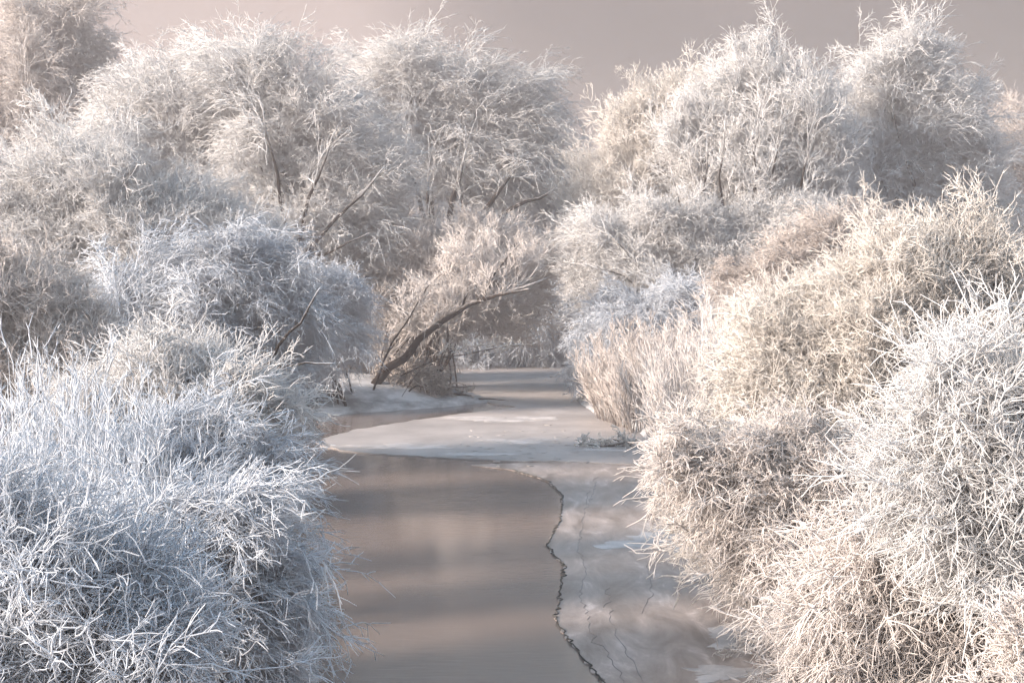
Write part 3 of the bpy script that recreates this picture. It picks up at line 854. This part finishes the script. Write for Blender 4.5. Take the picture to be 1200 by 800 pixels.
plant('frosted_bush', 'pale tangled bush in the middle of the left bank', 'bush', 19, (230, 640),
      [(230, 460, 100, 60), (290, 480, 55, 45), (160, 470, 90, 70), (250, 520, 85, 50), (310, 490, 25, 32), (120, 520, 80, 60)],
      34, 303, 5, 9, 62, 29, 1.28, 'white', droop=0.2, trop=0.1, arch=0.25, limb=0.022, seed=44, flow=(0.5, -0.2, 0.3), shell=0.3, near=True, n4=3, spread=0.6, tang=1.0, base_spread=0.6, curl=0.4, lean=(0.08, -0.1, 0))
reeds('reed_thicket', 'blue grey thicket of tall straight shoots at the left edge', 'thicket', 14.5, (-60, 170, 1.6), (640, 390, 470), 420, 8, 60, 1.5,
      'blue_shade', seed=45, lean=(0.05, -0.03), nk3=3)
plant('frosted_bush', 'bluish bush hanging over the water below the pale tangled bush', 'bush', 16, (260, 680),
      [(263, 550, 70, 50), (303, 565, 45, 34), (218, 540, 80, 60), (158, 560, 90, 65), (238, 590, 80, 40)],
      34, 248, 5, 9, 66, 30, 1.28, 'blue_shade', droop=0.35, trop=0.1, arch=0.3, limb=0.02, seed=46, flow=(0.7, -0.3, 0.1), shell=0.3, near=True, n4=3, spread=0.6, tang=1.0, base_spread=0.6, lean=(0.3, -0.1, 0))
plant('frosted_bush', 'bright blue white bush with long sprays arching over the near water', 'bush', 11.5, (190, 800),
      [(240, 600, 80, 55), (290, 640, 60, 55), (190, 670, 95, 80), (280, 710, 70, 65), (130, 620, 90, 70), (230, 770, 100, 65), (320, 690, 45, 55)],
      38, 344, 5, 9, 90, 42, 1.57, 'blue_shade', droop=0.4, trop=0.12, arch=0.35, limb=0.018, seed=47, flow=(0.8, -0.3, 0.15), shell=0.35, near=True, n4=3, spread=0.6, tang=1.0, split=True, base_spread=0.35, lean=(0.4, -0.15, 0))
plant('frosted_bush', 'coarse grey white bush in the bottom left corner', 'bush', 8.8, (60, 900),
      [(60, 690, 100, 70), (10, 640, 80, 60), (130, 740, 90, 60), (30, 770, 110, 60), (190, 780, 60, 40)],
      30, 261, 5, 9, 110, 54, 1.80, 'blue_shade', droop=0.15, trop=0.25, arch=0.2, limb=0.016, seed=48, flow=(0.5, -0.3, 0.3), shell=0.3, near=True, n4=3, spread=0.6, tang=1.0, split=True, base_spread=0.35, lean=(0.2, -0.1, 0), curl=0.35)

# ------------------------------------------------------------------ right foreground
plant('frosted_bush', 'coarse bright white bush with curling twigs at the right edge', 'bush', 11.5, (1190, 780),
      [(1120, 440, 60, 50), (1150, 520, 90, 70), (1080, 560, 60, 50), (1190, 480, 60, 90), (1140, 620, 90, 60), (1200, 580, 70, 100)],
      38, 317, 5, 9, 80, 40, 1.57, 'white', droop=0.05, trop=0.08, arch=0.1, limb=0.016, seed=51, flow=(-0.5, -0.3, 0.3), shell=0.3, near=True, n4=3, spread=0.6, tang=1.0, split=True, base_spread=0.35, curl=0.45, lean=(-0.15, -0.1, 0))
plant('frosted_bush', 'pinkish bush with fine drooping twigs in the bottom right foreground', 'bush', 12.5, (1080, 790),
      [(1040, 670, 90, 60), (1110, 690, 90, 70), (1000, 730, 70, 55), (1080, 760, 110, 60), (1160, 740, 80, 70), (985, 780, 50, 45)],
      38, 413, 5, 9, 84, 38, 1.57, 'rose', droop=0.4, trop=0.05, arch=0.4, limb=0.015, seed=52, flow=(-0.5, -0.4, 0.0), shell=0.35, near=True, n4=3, spread=0.6, tang=1.0, split=True, base_spread=0.4, curl=0.42, lean=(-0.1, -0.1, 0))
plant('frosted_bush', 'small sunlit frosted sprig in the bottom right corner', 'bush', 8.5, (1230, 900),
      [(1190, 770, 40, 40), (1215, 730, 30, 40), (1220, 800, 40, 50)],
      8, 55, 5, 9, 44, 28, 1.80, 'rose', droop=0.0, trop=0.15, arch=0.1, limb=0.014, seed=53, shell=0.2, near=True, n4=3, spread=0.6, tang=1.0, split=True, base_spread=0.1, curl=0.3, lean=(-0.3, 0, 0))
#END_PLANTS#

# ------------------------------------------------------------------ winter haze
bm = bmesh.new()
bmesh.ops.create_cube(bm, size=1.0)
me = bpy.data.meshes.new('haze'); bm.to_mesh(me); bm.free()
hz = link_mesh('haze', me)
hz.scale = (620, 480, 26)
hz.location = (0, 172, 11.0)
m, n, l = new_mat('winter_haze')
o_ = n.new('ShaderNodeOutputMaterial'); v_ = n.new('ShaderNodeVolumePrincipled')
v_.inputs['Color'].default_value = (0.96, 0.88, 0.90, 1)
v_.inputs['Density'].default_value = 0.0028
v_.inputs['Anisotropy'].default_value = 0.2
l.new(v_.outputs[0], o_.inputs['Volume'])
me.materials.append(m)
tag(hz, 'pale winter haze hanging over the whole river', 'haze', kind='stuff')
print('TRIANGLES', TRIS)
